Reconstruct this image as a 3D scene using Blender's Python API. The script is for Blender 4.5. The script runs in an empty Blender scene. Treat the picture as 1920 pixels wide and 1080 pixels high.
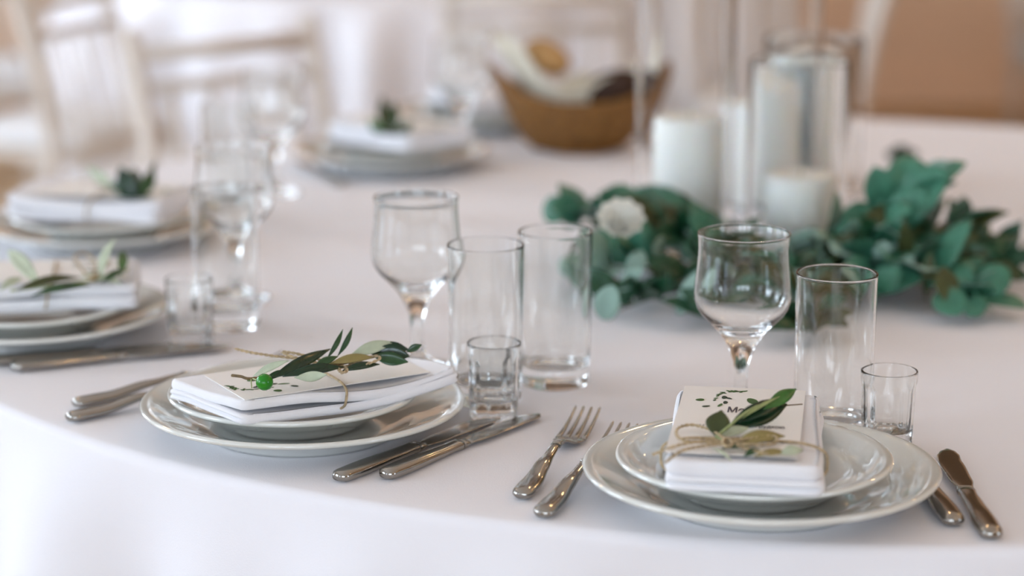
import bpy, math, random
from mathutils import Vector, Matrix, Euler
PI = math.pi
scene = bpy.context.scene
col = scene.collection
random.seed(7)

# ------------------------------------------------------------------ camera, world, light, exposure
TZ = 0.75                      # height of the table top above the floor
CAM_H = 0.544                  # camera height above the table top
PITCH = math.radians(13.18)
FPX = 4224.0                   # focal length in pixels of the 1920 px wide frame
cam_data = bpy.data.cameras.new('camera')
cam = bpy.data.objects.new('camera', cam_data)
col.objects.link(cam)
cam.location = (0, 0, TZ + CAM_H)
cam.rotation_euler = (PI/2 - PITCH, 0, 0)
cam_data.sensor_width = 36.0
cam_data.lens = FPX / 1920 * 36.0
cam_data.clip_start = 0.05
cam_data.dof.use_dof = True
cam_data.dof.focus_distance = 1.77
cam_data.dof.aperture_fstop = 2.5
scene.camera = cam

scene.view_settings.view_transform = 'Standard'
scene.view_settings.look = 'None'
scene.view_settings.gamma = 1.0
scene.view_settings.use_curve_mapping = False
scene.view_settings.exposure = 0.44
cy = scene.cycles
cy.use_denoising = True
cy.max_bounces = 12
cy.use_light_tree = False
cy.transmission_bounces = 14
cy.adaptive_threshold = 0.04
cy.transparent_max_bounces = 16
cy.diffuse_bounces = 3
cy.glossy_bounces = 10
cy.sample_clamp_indirect = 25.0
cy.blur_glossy = 0.3

world = bpy.data.worlds.new('world')
scene.world = world
world.use_nodes = True
bgn = world.node_tree.nodes['Background']
bgn.inputs[0].default_value = (0.72, 0.83, 1.0, 1)
bgn.inputs[1].default_value = 1.5

ROOM = dict(x0=-3.6, x1=4.2, y0=-7.5, y1=8.6, z1=3.5)
# wall, centre along the wall, width, height, centre z, power
WINDOWS = [('left', -1.5, 1.25, 3.0, 1.62, 10), ('left', 0.7, 1.25, 3.0, 1.62, 100), ('left', 2.9, 1.25, 3.0, 1.62, 82),  # third left window is added to light the table top and candle
           ('front', -2.7, 1.4, 2.4, 2.10, 74), ('front', -0.9, 1.4, 2.4, 2.10, 70), ('front', 0.9, 1.4, 2.4, 2.10, 60),
           ('right', -1.3, 1.25, 3.0, 1.62, 75), ('left', 5.4, 1.25, 3.0, 1.62, 190)]
def window_frame_matrix(w):
    wall, c = w[0], w[1]
    if wall == 'left':
        return Vector((ROOM['x0'], c, w[4])), Vector((1, 0, 0)), Vector((0, 1, 0))
    if wall == 'right':
        return Vector((ROOM['x1'], c, w[4])), Vector((-1, 0, 0)), Vector((0, 1, 0))
    return Vector((c, ROOM['y0'], w[4])), Vector((0, 1, 0)), Vector((1, 0, 0))
for i, w in enumerate(WINDOWS):
    c, n, t = window_frame_matrix(w)
    ld = bpy.data.lights.new('window_daylight', 'AREA')
    ld.shape = 'RECTANGLE'; ld.size = w[2]; ld.size_y = w[3]
    ld.energy = w[5]; ld.color = (0.735, 0.86, 1.0)
    lo = bpy.data.objects.new('window_daylight', ld)
    col.objects.link(lo)
    lo.location = c - n*0.10
    lo.rotation_euler = n.to_track_quat('-Z', 'Z').to_euler()

# ------------------------------------------------------------------ placing helpers
def at(px, py, z=0.0):
    """point at height z above the table top seen at pixel (px, py) of the photograph"""
    U = (px - 960)/FPX; V = (540 - py)/FPX
    d = Vector((U, math.cos(PITCH) + V*math.sin(PITCH), -math.sin(PITCH) + V*math.cos(PITCH)))
    s = (z - CAM_H)/d.z
    return Vector((d.x*s, d.y*s, TZ + z))
TC = Vector((0.325, 2.512, TZ))       # centre of the round table
TR = 1.0
def polar(a, r, z=0.0):
    a = math.radians(a)
    return Vector((TC.x - r*math.sin(a), TC.y - r*math.cos(a), TZ + z))

# ------------------------------------------------------------------ materials
MATS = {}
def material(name, base, rough=0.5, metal=0.0, trans=0.0, ior=1.45, spec=0.5, sheen=0.0, sss=0.0, sss_col=None,
             vary=0.0, vscale=30.0, bump=0.0, bscale=400.0, emit=None, estr=0.0, base2=None, coat=0.0, stretch=None):
    m = bpy.data.materials.new(name); m.use_nodes = True
    nt = m.node_tree; N = nt.nodes; p = N['Principled BSDF']
    p.inputs['Base Color'].default_value = (*base, 1)
    p.inputs['Roughness'].default_value = rough
    p.inputs['Metallic'].default_value = metal
    p.inputs['Transmission Weight'].default_value = trans
    p.inputs['IOR'].default_value = ior
    p.inputs['Specular IOR Level'].default_value = spec
    p.inputs['Sheen Weight'].default_value = sheen
    p.inputs['Coat Weight'].default_value = coat
    if sss:
        p.inputs['Subsurface Weight'].default_value = sss
        p.inputs['Subsurface Radius'].default_value = sss_col or (0.02, 0.012, 0.006)
        p.inputs['Subsurface Scale'].default_value = 1.0
    tc = N.new('ShaderNodeTexCoord')
    src = tc.outputs['Object']
    if stretch:
        mp = N.new('ShaderNodeMapping'); mp.inputs['Scale'].default_value = stretch
        nt.links.new(src, mp.inputs['Vector']); src = mp.outputs['Vector']
    if vary or base2:
        no = N.new('ShaderNodeTexNoise'); no.inputs['Scale'].default_value = vscale; no.inputs['Detail'].default_value = 4
        nt.links.new(src, no.inputs['Vector'])
        rp = N.new('ShaderNodeValToRGB')
        b2 = base2 or tuple(max(0, c*(1-vary)) for c in base)
        rp.color_ramp.elements[0].position = 0.35; rp.color_ramp.elements[0].color = (*b2, 1)
        rp.color_ramp.elements[1].position = 0.65; rp.color_ramp.elements[1].color = (*base, 1)
        nt.links.new(no.outputs['Fac'], rp.inputs['Fac'])
        nt.links.new(rp.outputs['Color'], p.inputs['Base Color'])
    if bump:
        nb = N.new('ShaderNodeTexNoise'); nb.inputs['Scale'].default_value = bscale; nb.inputs['Detail'].default_value = 3
        nt.links.new(src, nb.inputs['Vector'])
        bn = N.new('ShaderNodeBump'); bn.inputs['Strength'].default_value = bump; bn.inputs['Distance'].default_value = 0.002
        nt.links.new(nb.outputs['Fac'], bn.inputs['Height']); nt.links.new(bn.outputs['Normal'], p.inputs['Normal'])
    if emit:
        p.inputs['Emission Color'].default_value = (*emit, 1); p.inputs['Emission Strength'].default_value = estr
    MATS[name] = m
    return m
material('tablecloth', (0.865, 0.845, 0.875), 0.9, sheen=0.15, bump=0.12, bscale=700, spec=0.2)
material('napkin_linen', (0.85, 0.84, 0.865), 0.9, sheen=0.15, bump=0.15, bscale=900, spec=0.2)
material('porcelain', (0.73, 0.735, 0.69), 0.06, coat=1.0, ior=1.5)
material('clear_glass', (0.985, 0.995, 0.99), 0.0, trans=1.0, ior=1.47)
material('vase_glass', (0.99, 0.998, 0.994), 0.0, trans=1.0, ior=1.25)
material('steel', (0.38, 0.36, 0.33), 0.12, metal=1.0)
material('jute', (0.62, 0.47, 0.28), 0.9, vary=0.4, vscale=250, bump=0.6, bscale=900)
material('card_paper', (0.86, 0.82, 0.78), 0.7, bump=0.05, bscale=600)
material('ink', (0.02, 0.012, 0.035), 0.6)
material('print_green', (0.06, 0.15, 0.03), 0.6, vary=0.4, vscale=200)
material('print_dark', (0.03, 0.06, 0.03), 0.6, vary=0.4, vscale=200)
material('olive_leaf', (0.026, 0.092, 0.028), 0.28, vary=0.5, vscale=60, coat=0.2)
material('olive_leaf_bright', (0.05, 0.19, 0.04), 0.32, vary=0.4, vscale=60)
material('olive_leaf_dark', (0.010, 0.042, 0.018), 0.25, vary=0.4, vscale=60, coat=0.2)
material('olive_leaf_khaki', (0.31, 0.25, 0.09), 0.5, vary=0.25, vscale=60)
material('olive_leaf_moss', (0.055, 0.07, 0.02), 0.5, vary=0.3, vscale=60)
material('leaf_underside', (0.52, 0.58, 0.42), 0.6, vary=0.2, vscale=60)
material('twig', (0.16, 0.10, 0.035), 0.7, vary=0.4, vscale=200)
material('green_stem', (0.34, 0.40, 0.17), 0.5, vary=0.2, vscale=100)
material('olive_fruit', (0.02, 0.24, 0.012), 0.22, vary=0.2, vscale=80)
material('eucalyptus_leaf', (0.07, 0.255, 0.16), 0.42, vary=0.45, vscale=25)
material('eucalyptus_pale', (0.32, 0.49, 0.41), 0.5, vary=0.25, vscale=25)
material('ruscus_leaf', (0.018, 0.095, 0.042), 0.35, vary=0.5, vscale=25)
material('moss_leaf', (0.07, 0.085, 0.025), 0.5, vary=0.4, vscale=25)
material('rose_petal', (0.85, 0.82, 0.70), 0.6, sss=0.2)
material('candle_wax', (0.97, 0.95, 0.89), 0.45, sss=0.15, sss_col=(0.03, 0.022, 0.014))
material('wick', (0.75, 0.70, 0.58), 0.9, vary=0.3, vscale=300)
material('wicker', (0.33, 0.15, 0.035), 0.55, vary=0.5, vscale=120, bump=0.6, bscale=200)
material('cream_cloth', (0.80, 0.74, 0.60), 0.9, bump=0.15, bscale=500)
material('bread_crust', (0.62, 0.36, 0.14), 0.7, vary=0.35, vscale=25, bump=0.4, bscale=90)
material('basket_hole_dark', (0.045, 0.018, 0.008), 0.7, vary=0.4, vscale=25, bump=0.4, bscale=90)  # near-black that paints the shaded hole in the basket
material('chair_wood', (0.74, 0.66, 0.58), 0.45, vary=0.08, vscale=20)
material('cushion_fabric', (0.84, 0.83, 0.83), 0.9, bump=0.1, bscale=500)
material('wall_tan', (0.80, 0.54, 0.36), 0.8, vary=0.06, vscale=2, bump=0.05, bscale=60)
material('dark_wood', (0.20, 0.115, 0.055), 0.45, vary=0.4, vscale=4, stretch=(1, 1, .15))
material('wall_paint', (0.80, 0.765, 0.73), 0.8, vary=0.06, vscale=2, bump=0.05, bscale=60)
material('wall_warm', (0.50, 0.33, 0.19), 0.7, vary=0.15, vscale=3)
material('ceiling_paint', (0.86, 0.85, 0.84), 0.9, vary=0.03, vscale=2)
material('floor_wood', (0.50, 0.31, 0.13), 0.4, base2=(0.36, 0.21, 0.08), vscale=3, stretch=(8, 0.8, 1))
material('white_paint', (0.80, 0.80, 0.79), 0.5, vary=0.03, vscale=5)
material('brass', (0.55, 0.40, 0.18), 0.3, metal=1.0)
material('bulb_glow', (1, 0.8, 0.5), 0.3, emit=(1.0, 0.62, 0.28), estr=115)

# ------------------------------------------------------------------ object helpers
def wmat(o):
    m = o.matrix_basis
    return wmat(o.parent) @ o.matrix_parent_inverse @ m if o.parent else m.copy()
def loc_of(parent, p):
    return wmat(parent).inverted() @ Vector(p)
def mesh_data(name, V, F, mats, smooth=True, fm=None):
    me = bpy.data.meshes.new(name)
    me.from_pydata([tuple(v) for v in V], [], F)
    for m in (mats if isinstance(mats, (list, tuple)) else [mats]):
        me.materials.append(MATS[m])
    if fm: me.polygons.foreach_set('material_index', fm)
    if smooth: me.polygons.foreach_set('use_smooth', [True]*len(me.polygons))
    me.validate(); me.update()
    return me
def obj(name, geo, mats, parent=None, loc=(0, 0, 0), rot=(0, 0, 0), smooth=True, fm=None):
    me = geo if isinstance(geo, bpy.types.Mesh) else mesh_data(name, geo[0], geo[1], mats, smooth, fm)
    o = bpy.data.objects.new(name, me); col.objects.link(o)
    o.location = loc; o.rotation_euler = rot
    if parent: o.parent = parent
    return o
def tag(o, label, cat, group=None, kind=None):
    o['label'] = label; o['category'] = cat
    if group: o['group'] = group
    if kind: o['kind'] = kind
    return o
def thing(name, label, cat, loc=(0, 0, 0), rotz=0.0, group=None, rot=None):
    o = bpy.data.objects.new(name, None); col.objects.link(o)
    o.empty_display_size = 0.02
    o.location = loc; o.rotation_euler = rot or (0, 0, rotz)
    return tag(o, label, cat, group)
def struct(name, geo, mat, parent=None, smooth=False, **k):
    o = obj(name, geo, mat, parent, smooth=smooth, **k)
    if not parent: o['kind'] = 'structure'
    return o
def dup(root, loc, rot, label, group=None):
    r = root.copy(); col.objects.link(r); r.location = loc; r.rotation_euler = rot if not isinstance(rot, (int, float)) else (0, 0, rot)
    r['label'] = label
    if group: r['group'] = group
    for ch in list(root.children):
        c = ch.copy(); col.objects.link(c); c.parent = r
        for g in list(ch.children):
            d = g.copy(); col.objects.link(d); d.parent = c
    return r
# ------------------------------------------------------------------ geometry helpers (each returns (verts, faces))
def join(*gs):
    V, F = [], []
    for v, f in gs:
        o = len(V); V += [Vector(p) for p in v]; F += [tuple(i + o for i in q) for q in f]
    return V, F
def moved(g, off):
    o = Vector(off); return [Vector(v) + o for v in g[0]], g[1]
def box(x0, x1, y0, y1, z0, z1):
    V = [(x, y, z) for z in (z0, z1) for y in (y0, y1) for x in (x0, x1)]
    return V, [(0, 2, 3, 1), (4, 5, 7, 6), (0, 1, 5, 4), (2, 6, 7, 3), (0, 4, 6, 2), (1, 3, 7, 5)]
def lathe(prof, n=64, rf=None):
    V, F, rings = [], [], []
    for k, (r, z) in enumerate(prof):
        if r < 1e-7:
            rings.append([len(V)]); V.append(Vector((0, 0, z)))
        else:
            idx = []
            for i in range(n):
                t = 2*PI*i/n; rr = rf(r, z, t, k) if rf else r
                idx.append(len(V)); V.append(Vector((rr*math.cos(t), rr*math.sin(t), z)))
            rings.append(idx)
    for a, b in zip(rings, rings[1:]):
        if len(a) == 1 and len(b) == 1: continue
        for i in range(n):
            j = (i+1) % n
            if len(a) == 1: F.append((a[0], b[j], b[i]))
            elif len(b) == 1: F.append((a[i], a[j], b[0]))
            else: F.append((a[i], a[j], b[j], b[i]))
    return V, F
def catmull(pts, per=8):
    P = [Vector(p) for p in pts]; out = []
    for i in range(len(P)-1):
        p0 = P[max(i-1, 0)]; p1 = P[i]; p2 = P[i+1]; p3 = P[min(i+2, len(P)-1)]
        for k in range(per):
            t = k/per
            out.append(0.5*((2*p1) + (p2-p0)*t + (2*p0-5*p1+4*p2-p3)*t*t + (3*p1-p0-3*p2+p3)*t**3))
    out.append(P[-1]); return out
def tube(pts, r, n=8, cap=True, closed=False, up=Vector((0, 0, 1))):
    P = [Vector(p) for p in pts]; V, F = [], []; m = len(P)
    for i, p in enumerate(P):
        a = P[i-1] if (i or closed) else P[0]; b = P[(i+1) % m] if (closed or i < m-1) else P[-1]
        t = (b-a).normalized() if (b-a).length > 1e-9 else Vector((0, 1, 0))
        u = t.cross(up)
        if u.length < 1e-4: u = t.cross(Vector((1, 0, 0.1)))
        u.normalize(); w = u.cross(t)
        rr = r[i] if isinstance(r, (list, tuple)) else r
        for k in range(n):
            q = 2*PI*k/n; V.append(p + rr*(u*math.cos(q) + w*math.sin(q)))
    for i in range(m if closed else m-1):
        for k in range(n):
            a = i*n+k; b = i*n+(k+1) % n; c = ((i+1) % m)*n+(k+1) % n; d = ((i+1) % m)*n+k
            F.append((a, b, c, d))
    if cap and not closed:
        F.append(tuple(range(n-1, -1, -1))); F.append(tuple((m-1)*n+k for k in range(n)))
    return V, F
def rope(pts, r, turns_per_m=220, n=6):
    """two strands twisted round each other"""
    P = [Vector(p) for p in pts]; out = []
    for ph in (0, PI):
        Q = []; s = 0
        for i, p in enumerate(P):
            if i: s += (p-P[i-1]).length
            a = P[max(i-1, 0)]; b = P[min(i+1, len(P)-1)]; t = (b-a).normalized()
            u = t.cross(Vector((0, 0, 1)));  u = u.normalized() if u.length > 1e-4 else Vector((1, 0, 0)); w = u.cross(t)
            q = s*turns_per_m*2*PI/2 + ph
            Q.append(p + (u*math.cos(q) + w*math.sin(q))*r*0.55)
        out.append(tube(Q, r*0.62, n))
    return join(*out)
def loft(secs, n=16, pw=2.4):
    """secs: (x, y, z, half width, half thickness) along +Y, super-elliptic cross-sections"""
    V, F = [], []
    for (x, y, z, a, b) in secs:
        for k in range(n):
            q = 2*PI*k/n; c, s = math.cos(q), math.sin(q)
            V.append(Vector((x + a*math.copysign(abs(c)**(2/pw), c), y, z + b*math.copysign(abs(s)**(2/pw), s))))
    m = len(secs)
    for i in range(m-1):
        for k in range(n):
            F.append((i*n+k, i*n+(k+1) % n, (i+1)*n+(k+1) % n, (i+1)*n+k))
    F.append(tuple(range(n-1, -1, -1))); F.append(tuple((m-1)*n+k for k in range(n)))
    return V, F
def leaf_geo(L, W, bend=0.1, fold=0.15, shape=1.0, twist=0.0, nl=10, nw=4, th=0.0005, tipround=0.0):
    """leaf from the origin along +Y, normal +Z; returns verts, faces, face materials (0 top, 1 under)"""
    V, F, M = [], [], []
    for side in (1, 0):
        for i in range(nl+1):
            t = i/nl
            w = W/2*(math.sin(PI*min(1, t**shape))**(1.0 if tipround == 0 else 0.55)) if 0 < t < 1 else W*0.03
            y = L*t; z0 = bend*L*(4*t*(1-t)) if bend >= 0 else -bend*L*(t*t)*-1
            tw = twist*t
            for j in range(nw+1):
                s = j/nw*2-1; x = s*w; z = abs(s)*w*fold*1.6
                xr = x*math.cos(tw) - z*math.sin(tw); zr = x*math.sin(tw) + z*math.cos(tw)
                V.append(Vector((xr, y, z0 + zr - (0 if side else th))))
    K = (nl+1)*(nw+1)
    for side in (0, 1):
        for i in range(nl):
            for j in range(nw):
                a = side*K + i*(nw+1)+j; q = (a, a+1, a+nw+2, a+nw+1)
                F.append(q if side == 0 else q[::-1]); M.append(side)
    edge = [j for j in range(nw+1)] + [i*(nw+1)+nw for i in range(1, nl+1)] + [nl*(nw+1)+j for j in range(nw-1, -1, -1)] + [i*(nw+1) for i in range(nl-1, 0, -1)]
    for k in range(len(edge)):
        a, b = edge[k], edge[(k+1) % len(edge)]
        F.append((b, a, a+K, b+K)); M.append(0)
    return V, F, M
def orient(base, tip, normal):
    y = (Vector(tip)-Vector(base)).normalized()
    n = Vector(normal); n = (n - y*n.dot(y)).normalized(); x = y.cross(n)
    m = Matrix((x, y, n)).transposed().to_4x4(); m.translation = Vector(base)
    return m
def leaf(parent, base, tip, W, normal=(0, -0.4, 1), mats=('olive_leaf', 'leaf_underside'), name='leaf', **k):
    """a leaf with its own mesh from base to tip, both in world coordinates"""
    base = Vector(base); tip = Vector(tip); L = (tip-base).length
    V, F, M = leaf_geo(L, W, **k)
    me = mesh_data(name, V, F, list(mats), True, M)
    o = bpy.data.objects.new(name, me); col.objects.link(o); o.parent = parent
    o.matrix_basis = wmat(parent).inverted() @ orient(base, tip, normal)
    return o

# ------------------------------------------------------------------ the hall
X0, X1, Y0, Y1, Z1 = ROOM['x0'], ROOM['x1'], ROOM['y0'], ROOM['y1'], ROOM['z1']
struct('floor', box(X0-.2, X1+.2, Y0-.2, Y1+.2, -0.1, 0.0), 'floor_wood')
struct('ceiling', box(X0-.2, X1+.2, Y0-.2, Y1+.2, Z1, Z1+0.1), 'ceiling_paint')
struct('wall_back', box(X0-.2, X1+.2, Y1, Y1+0.2, 0, Z1), 'wall_tan')
struct('reflection_panel_1', box(X0, X1, Y1-0.03, Y1, 2.25, 3.3), 'dark_wood')  # unseen dark panel, added to darken reflections in the cutlery
def wall_with_windows(name, side, mat):
    ws = sorted([w for w in WINDOWS if w[0] == side], key=lambda w: w[1])
    lo, hi = (X0, X1) if side == 'front' else (Y0, Y1)
    gs = []; cur = lo
    def seg(a, b, z0, z1):
        if side == 'front': gs.append(box(a, b, Y0-.2, Y0, z0, z1))
        elif side == 'left': gs.append(box(X0-.2, X0, a, b, z0, z1))
        else: gs.append(box(X1, X1+.2, a, b, z0, z1))
    for w in ws:
        a, b = w[1]-w[2]/2, w[1]+w[2]/2; z0, z1 = w[4]-w[3]/2, w[4]+w[3]/2
        seg(cur, a, 0, Z1); seg(a, b, 0, z0); seg(a, b, z1, Z1); cur = b
    seg(cur, hi, 0, Z1)
    struct(name, join(*gs), mat)
wall_with_windows('wall_left', 'left', 'wall_paint')
wall_with_windows('wall_front', 'front', 'wall_paint')
wall_with_windows('wall_right', 'right', 'wall_warm')
struct('baseboard_back', box(X0, X1, Y1-0.02, Y1, 0, 0.12), 'wall_tan')
for i, w in enumerate(WINDOWS):
    c, n, t = window_frame_matrix(w)
    root = bpy.data.objects.new('window_%d' % (i+1), None); col.objects.link(root)
    root.location = c; root['kind'] = 'structure'
    root.rotation_euler = (0, 0, math.atan2(t.y, t.x))
    W, H = w[2], w[3]
    fr = join(box(-W/2, W/2, -.05, .05, -H/2, -H/2+.06), box(-W/2, W/2, -.05, .05, H/2-.06, H/2),
              box(-W/2, -W/2+.06, -.05, .05, -H/2, H/2), box(W/2-.06, W/2, -.05, .05, -H/2, H/2))
    wf = obj('window_frame', fr, 'white_paint', root, smooth=False)
    obj('mullion', box(-.025, .025, -.03, .03, -H/2+.06, H/2-.06), 'white_paint', wf, smooth=False)
    for z in (-H*.3, -H*.1, H*.1, H*.3):
        obj('glazing_bar', box(-W/2+.06, W/2-.06, -.02, .02, z-.018, z+.018), 'white_paint', wf, smooth=False)
# pendant lamps of the hall, out of view, mostly placed to warm the far side
def pendant(loc, label):
    t = thing('pendant_lamp', label, 'lamp', loc, group='pendant lamps of the hall')
    obj('cord', tube([(0, 0, 0), (0, 0, -0.75)], 0.006, 8), 'brass', t)
    obj('socket', lathe([(0, -.72), (.02, -.73), (.024, -.80), (.02, -.82), (0, -.82)], 20), 'brass', t)
    obj('bulb', lathe([(0, -.81), (.016, -.82), (.03, -.86), (.034, -.885), (.028, -.91), (.014, -.925), (0, -.93)], 24), 'bulb_glow', t)
    return t
PENDANTS = [(1.6, -0.2, 'right of the photographer'), (2.4, 1.9, 'to the right of the round table'), (1.8, 3.8, 'over the floor right of the candles'),
            (0.7, 4.7, 'above the gap behind the set table'), (-1.6, 4.3, 'over the chairs at left'), (2.2, 5.8, 'deep in the hall at right')]
for x, y, w in PENDANTS:
    pendant((x, y, Z1), 'bare bulb lamp hanging ' + w)

# ------------------------------------------------------------------ tables with their cloths
def cloth_geo(R, drop, folds, amp, seed, n=480):
    rnd = random.Random(seed)
    comps = [(rnd.choice(folds), rnd.uniform(0, 2*PI), rnd.uniform(.4, 1)) for _ in range(7)]
    sm = sum(c[2] for c in comps)
    def ff(t): return sum(w*math.sin(k*t + p) for k, p, w in comps)/sm*2.2
    rb = 0.010
    def und(x, y): return .0006*(math.sin(7*y+2.1*x+1) + .7*math.sin(13*y-3*x+seed) + .5*math.sin(9*x+5*y+2)) - .0006
    V, F = [Vector((0, 0, 0))], []
    rings = []
    def ring(fn):
        s = len(V)
        for i in range(n): V.append(fn(2*PI*i/n))
        rings.append(s)
    for r in [.02*k for k in range(2, 49)] + [.97, .98]:
        rr = r*(R-rb) / .98
        ring(lambda t, rr=rr: Vector((rr*math.cos(t), rr*math.sin(t), und(rr*math.cos(t), rr*math.sin(t))*min(1, (R-rr)*12))))
    for a in (15, 30, 45, 60, 75, 90):
        q = math.radians(a); rr = R-rb+rb*math.sin(q); z = -rb+rb*math.cos(q)
        ring(lambda t, rr=rr, z=z: Vector((rr*math.cos(t), rr*math.sin(t), z)))
    for k in range(1, 25):
        u = k/24; z = -rb - (drop-rb)*u
        am = amp*(1-math.exp(-9*u))
        ring(lambda t, u=u, z=z, am=am: Vector(((R + .015*u + am*(ff(t)+.55))*math.cos(t), (R + .015*u + am*(ff(t)+.55))*math.sin(t), z)))
    for i in range(n): F.append((0, rings[0]+i, rings[0]+(i+1) % n))
    for a, b in zip(rings, rings[1:]):
        for i in range(n):
            j = (i+1) % n; F.append((a+i, b+i, b+j, a+j))
    return V, F
def banquet_table(loc, label, folds, amp, seed):
    t = thing('banquet_table', label, 'table', (loc[0], loc[1], 0), group='round banquet tables')
    c = obj('tablecloth', moved(cloth_geo(TR, TZ-0.01, folds, amp, seed), (0, 0, TZ)), 'tablecloth', t)
    obj('table_top', moved(lathe([(0, -.035), (.94, -.035), (.965, -.03), (.965, -.008), (.94, -.004), (0, -.004)], 96), (0, 0, TZ)), 'wall_warm', t)
    for k in range(4):
        a = PI/4 + k*PI/2
        obj('leg', tube([(.6*math.cos(a), .6*math.sin(a), 0), (.55*math.cos(a), .55*math.sin(a), TZ-.036)], .02, 10), 'steel', t)
    return t
banquet_table(TC, 'round banquet table under a white cloth set with plates and candles', [13, 17, 22, 27, 31, 41, 53], 0.026, 3)
banquet_table((-0.22, 6.22), 'white draped round table in the background behind the glasses', [17, 22, 27, 31, 36], 0.05, 11)

# ------------------------------------------------------------------ plates
def plate_mesh(name, R, H, foot):
    w = R*0.63
    p = [(0, .0022), (foot-.006, .0022), (foot-.004, 0), (foot, 0), (foot+.003, .003), (w+.008, H*.42), (w+.018, H*.52),
         (R-.012, H-.0075), (R-.003, H-.005), (R-.0004, H-.0032), (R, H-.0018), (R-.0008, H-.0005), (R-.0025, H), (R-.006, H-.0006),
         (R-.010, H-.0016), (w+.022, H*.62), (w+.014, H*.56), (w+.007, H*.47), (w, H*.36), (w-.008, H*.28), (w-.02, H*.245), (w*.5, H*.235), (0, H*.235)]
    V, F = lathe(p, 128)
    return mesh_data(name, V, F, 'porcelain')
DINNER = plate_mesh('dinner_plate', .135, .027, .082)
SALAD = plate_mesh('salad_plate', .1045, .0285, .060)
SALAD_Z = .027*.235
def plates(c, off, where):
    d = obj('dinner_plate', DINNER, None, loc=(c[0], c[1], TZ))
    tag(d, 'large white dinner plate ' + where, 'plate', 'dinner plates')
    s = obj('salad_plate', SALAD, None, loc=(c[0]+off[0], c[1]+off[1], TZ+SALAD_Z+.0004))
    tag(s, 'smaller white plate stacked ' + where, 'plate', 'small plates on the dinner plates')

# ------------------------------------------------------------------ glasses
def lip(ro, ri, z):
    c, h = (ro+ri)/2, (ro-ri)/2
    return [(c + h*math.cos(q*PI/8), z - h + h*math.sin(q*PI/8)) for q in range(9)]
def wine_mesh():
    o = [(0, .0008), (.024, .0), (.0325, .0), (.034, .0012), (.0335, .0026), (.026, .0040), (.016, .0065), (.0095, .0110), (.0064, .0180), (.0053, .028),
         (.0058, .038), (.0070, .0485), (.0095, .0560), (.0128, .0635), (.0165, .0700), (.0216, .0765), (.0280, .0830), (.0340, .0890), (.0385, .0955),
         (.0407, .1025), (.0412, .1090), (.0405, .1180), (.0394, .1280), (.0384, .1380), (.0380, .1470), (.0383, .1550), (.0387, .1575)]
    i = lip(.0389, .0373, .1600) + [(.0372, .1575), (.0371, .1550), (.0368, .1470), (.0372, .1380), (.0382, .1280), (.0393, .1180), (.0400, .1090), (.0395, .1030),
         (.0372, .0965), (.0326, .0905), (.0264, .0850), (.0190, .0795), (.0100, .0755), (0, .0745)]
    return lathe(o + i, 72)
def highball_mesh(H=.139):
    o = [(0, .0015), (.022, .0012), (.027, .0), (.0300, .0006), (.0312, .0030), (.0316, .008), (.0318, .03), (.0324, .08), (.0332, H-.006), (.0333, H-.003)]
    i = lip(.0334, .0314, H) + [(.0314, H-.003), (.0313, H-.006), (.0308, .08), (.0301, .035), (.0297, .022), (.0285, .0185), (.0260, .0172), (.020, .0168), (0, .0166)]
    return lathe(o + i, 72)
def shot_mesh(H=.066):
    def rf(r, z, t, k):
        if k < 3 or k > 9: return r
        a = (t % (PI/5)) - PI/10
        f = 1.0 if 5 <= k <= 7 else (.7 if k in (4, 8) else .35)
        return r*((1-f) + f*math.cos(PI/10)/math.cos(a)*1.006)
    o = [(0, .001), (.016, .0008), (.0195, .0), (.0207, .0015), (.0210, .004), (.0212, .010), (.0218, .030), (.0223, .050), (.0225, .0535), (.0226, .0555), (.0227, .058), (.0228, H-.003)]
    i = lip(.0229, .0211, H) + [(.0210, H-.003), (.0208, H-.010), (.0198, .030), (.0192, .020), (.0182, .0170), (.014, .0158), (0, .0155)]
    return lathe(o + i, 80, rf)
WINE = mesh_data('wine_glass', *wine_mesh(), 'clear_glass')
HIGH = mesh_data('highball_glass', *highball_mesh(), 'clear_glass')
SHOT = mesh_data('shot_glass', *shot_mesh(), 'clear_glass')
def glass(kind, p, label, rz=0.0):
    me, nm, g = {'w': (WINE, 'wine_glass', 'stemmed wine glasses'), 'h': (HIGH, 'highball_glass', 'tall straight tumblers'), 's': (SHOT, 'shot_glass', 'small faceted glasses')}[kind]
    o = obj(nm, me, None, loc=(p[0], p[1], TZ+.0003), rot=(0, 0, rz))
    return tag(o, label, 'glass', g)

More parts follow.
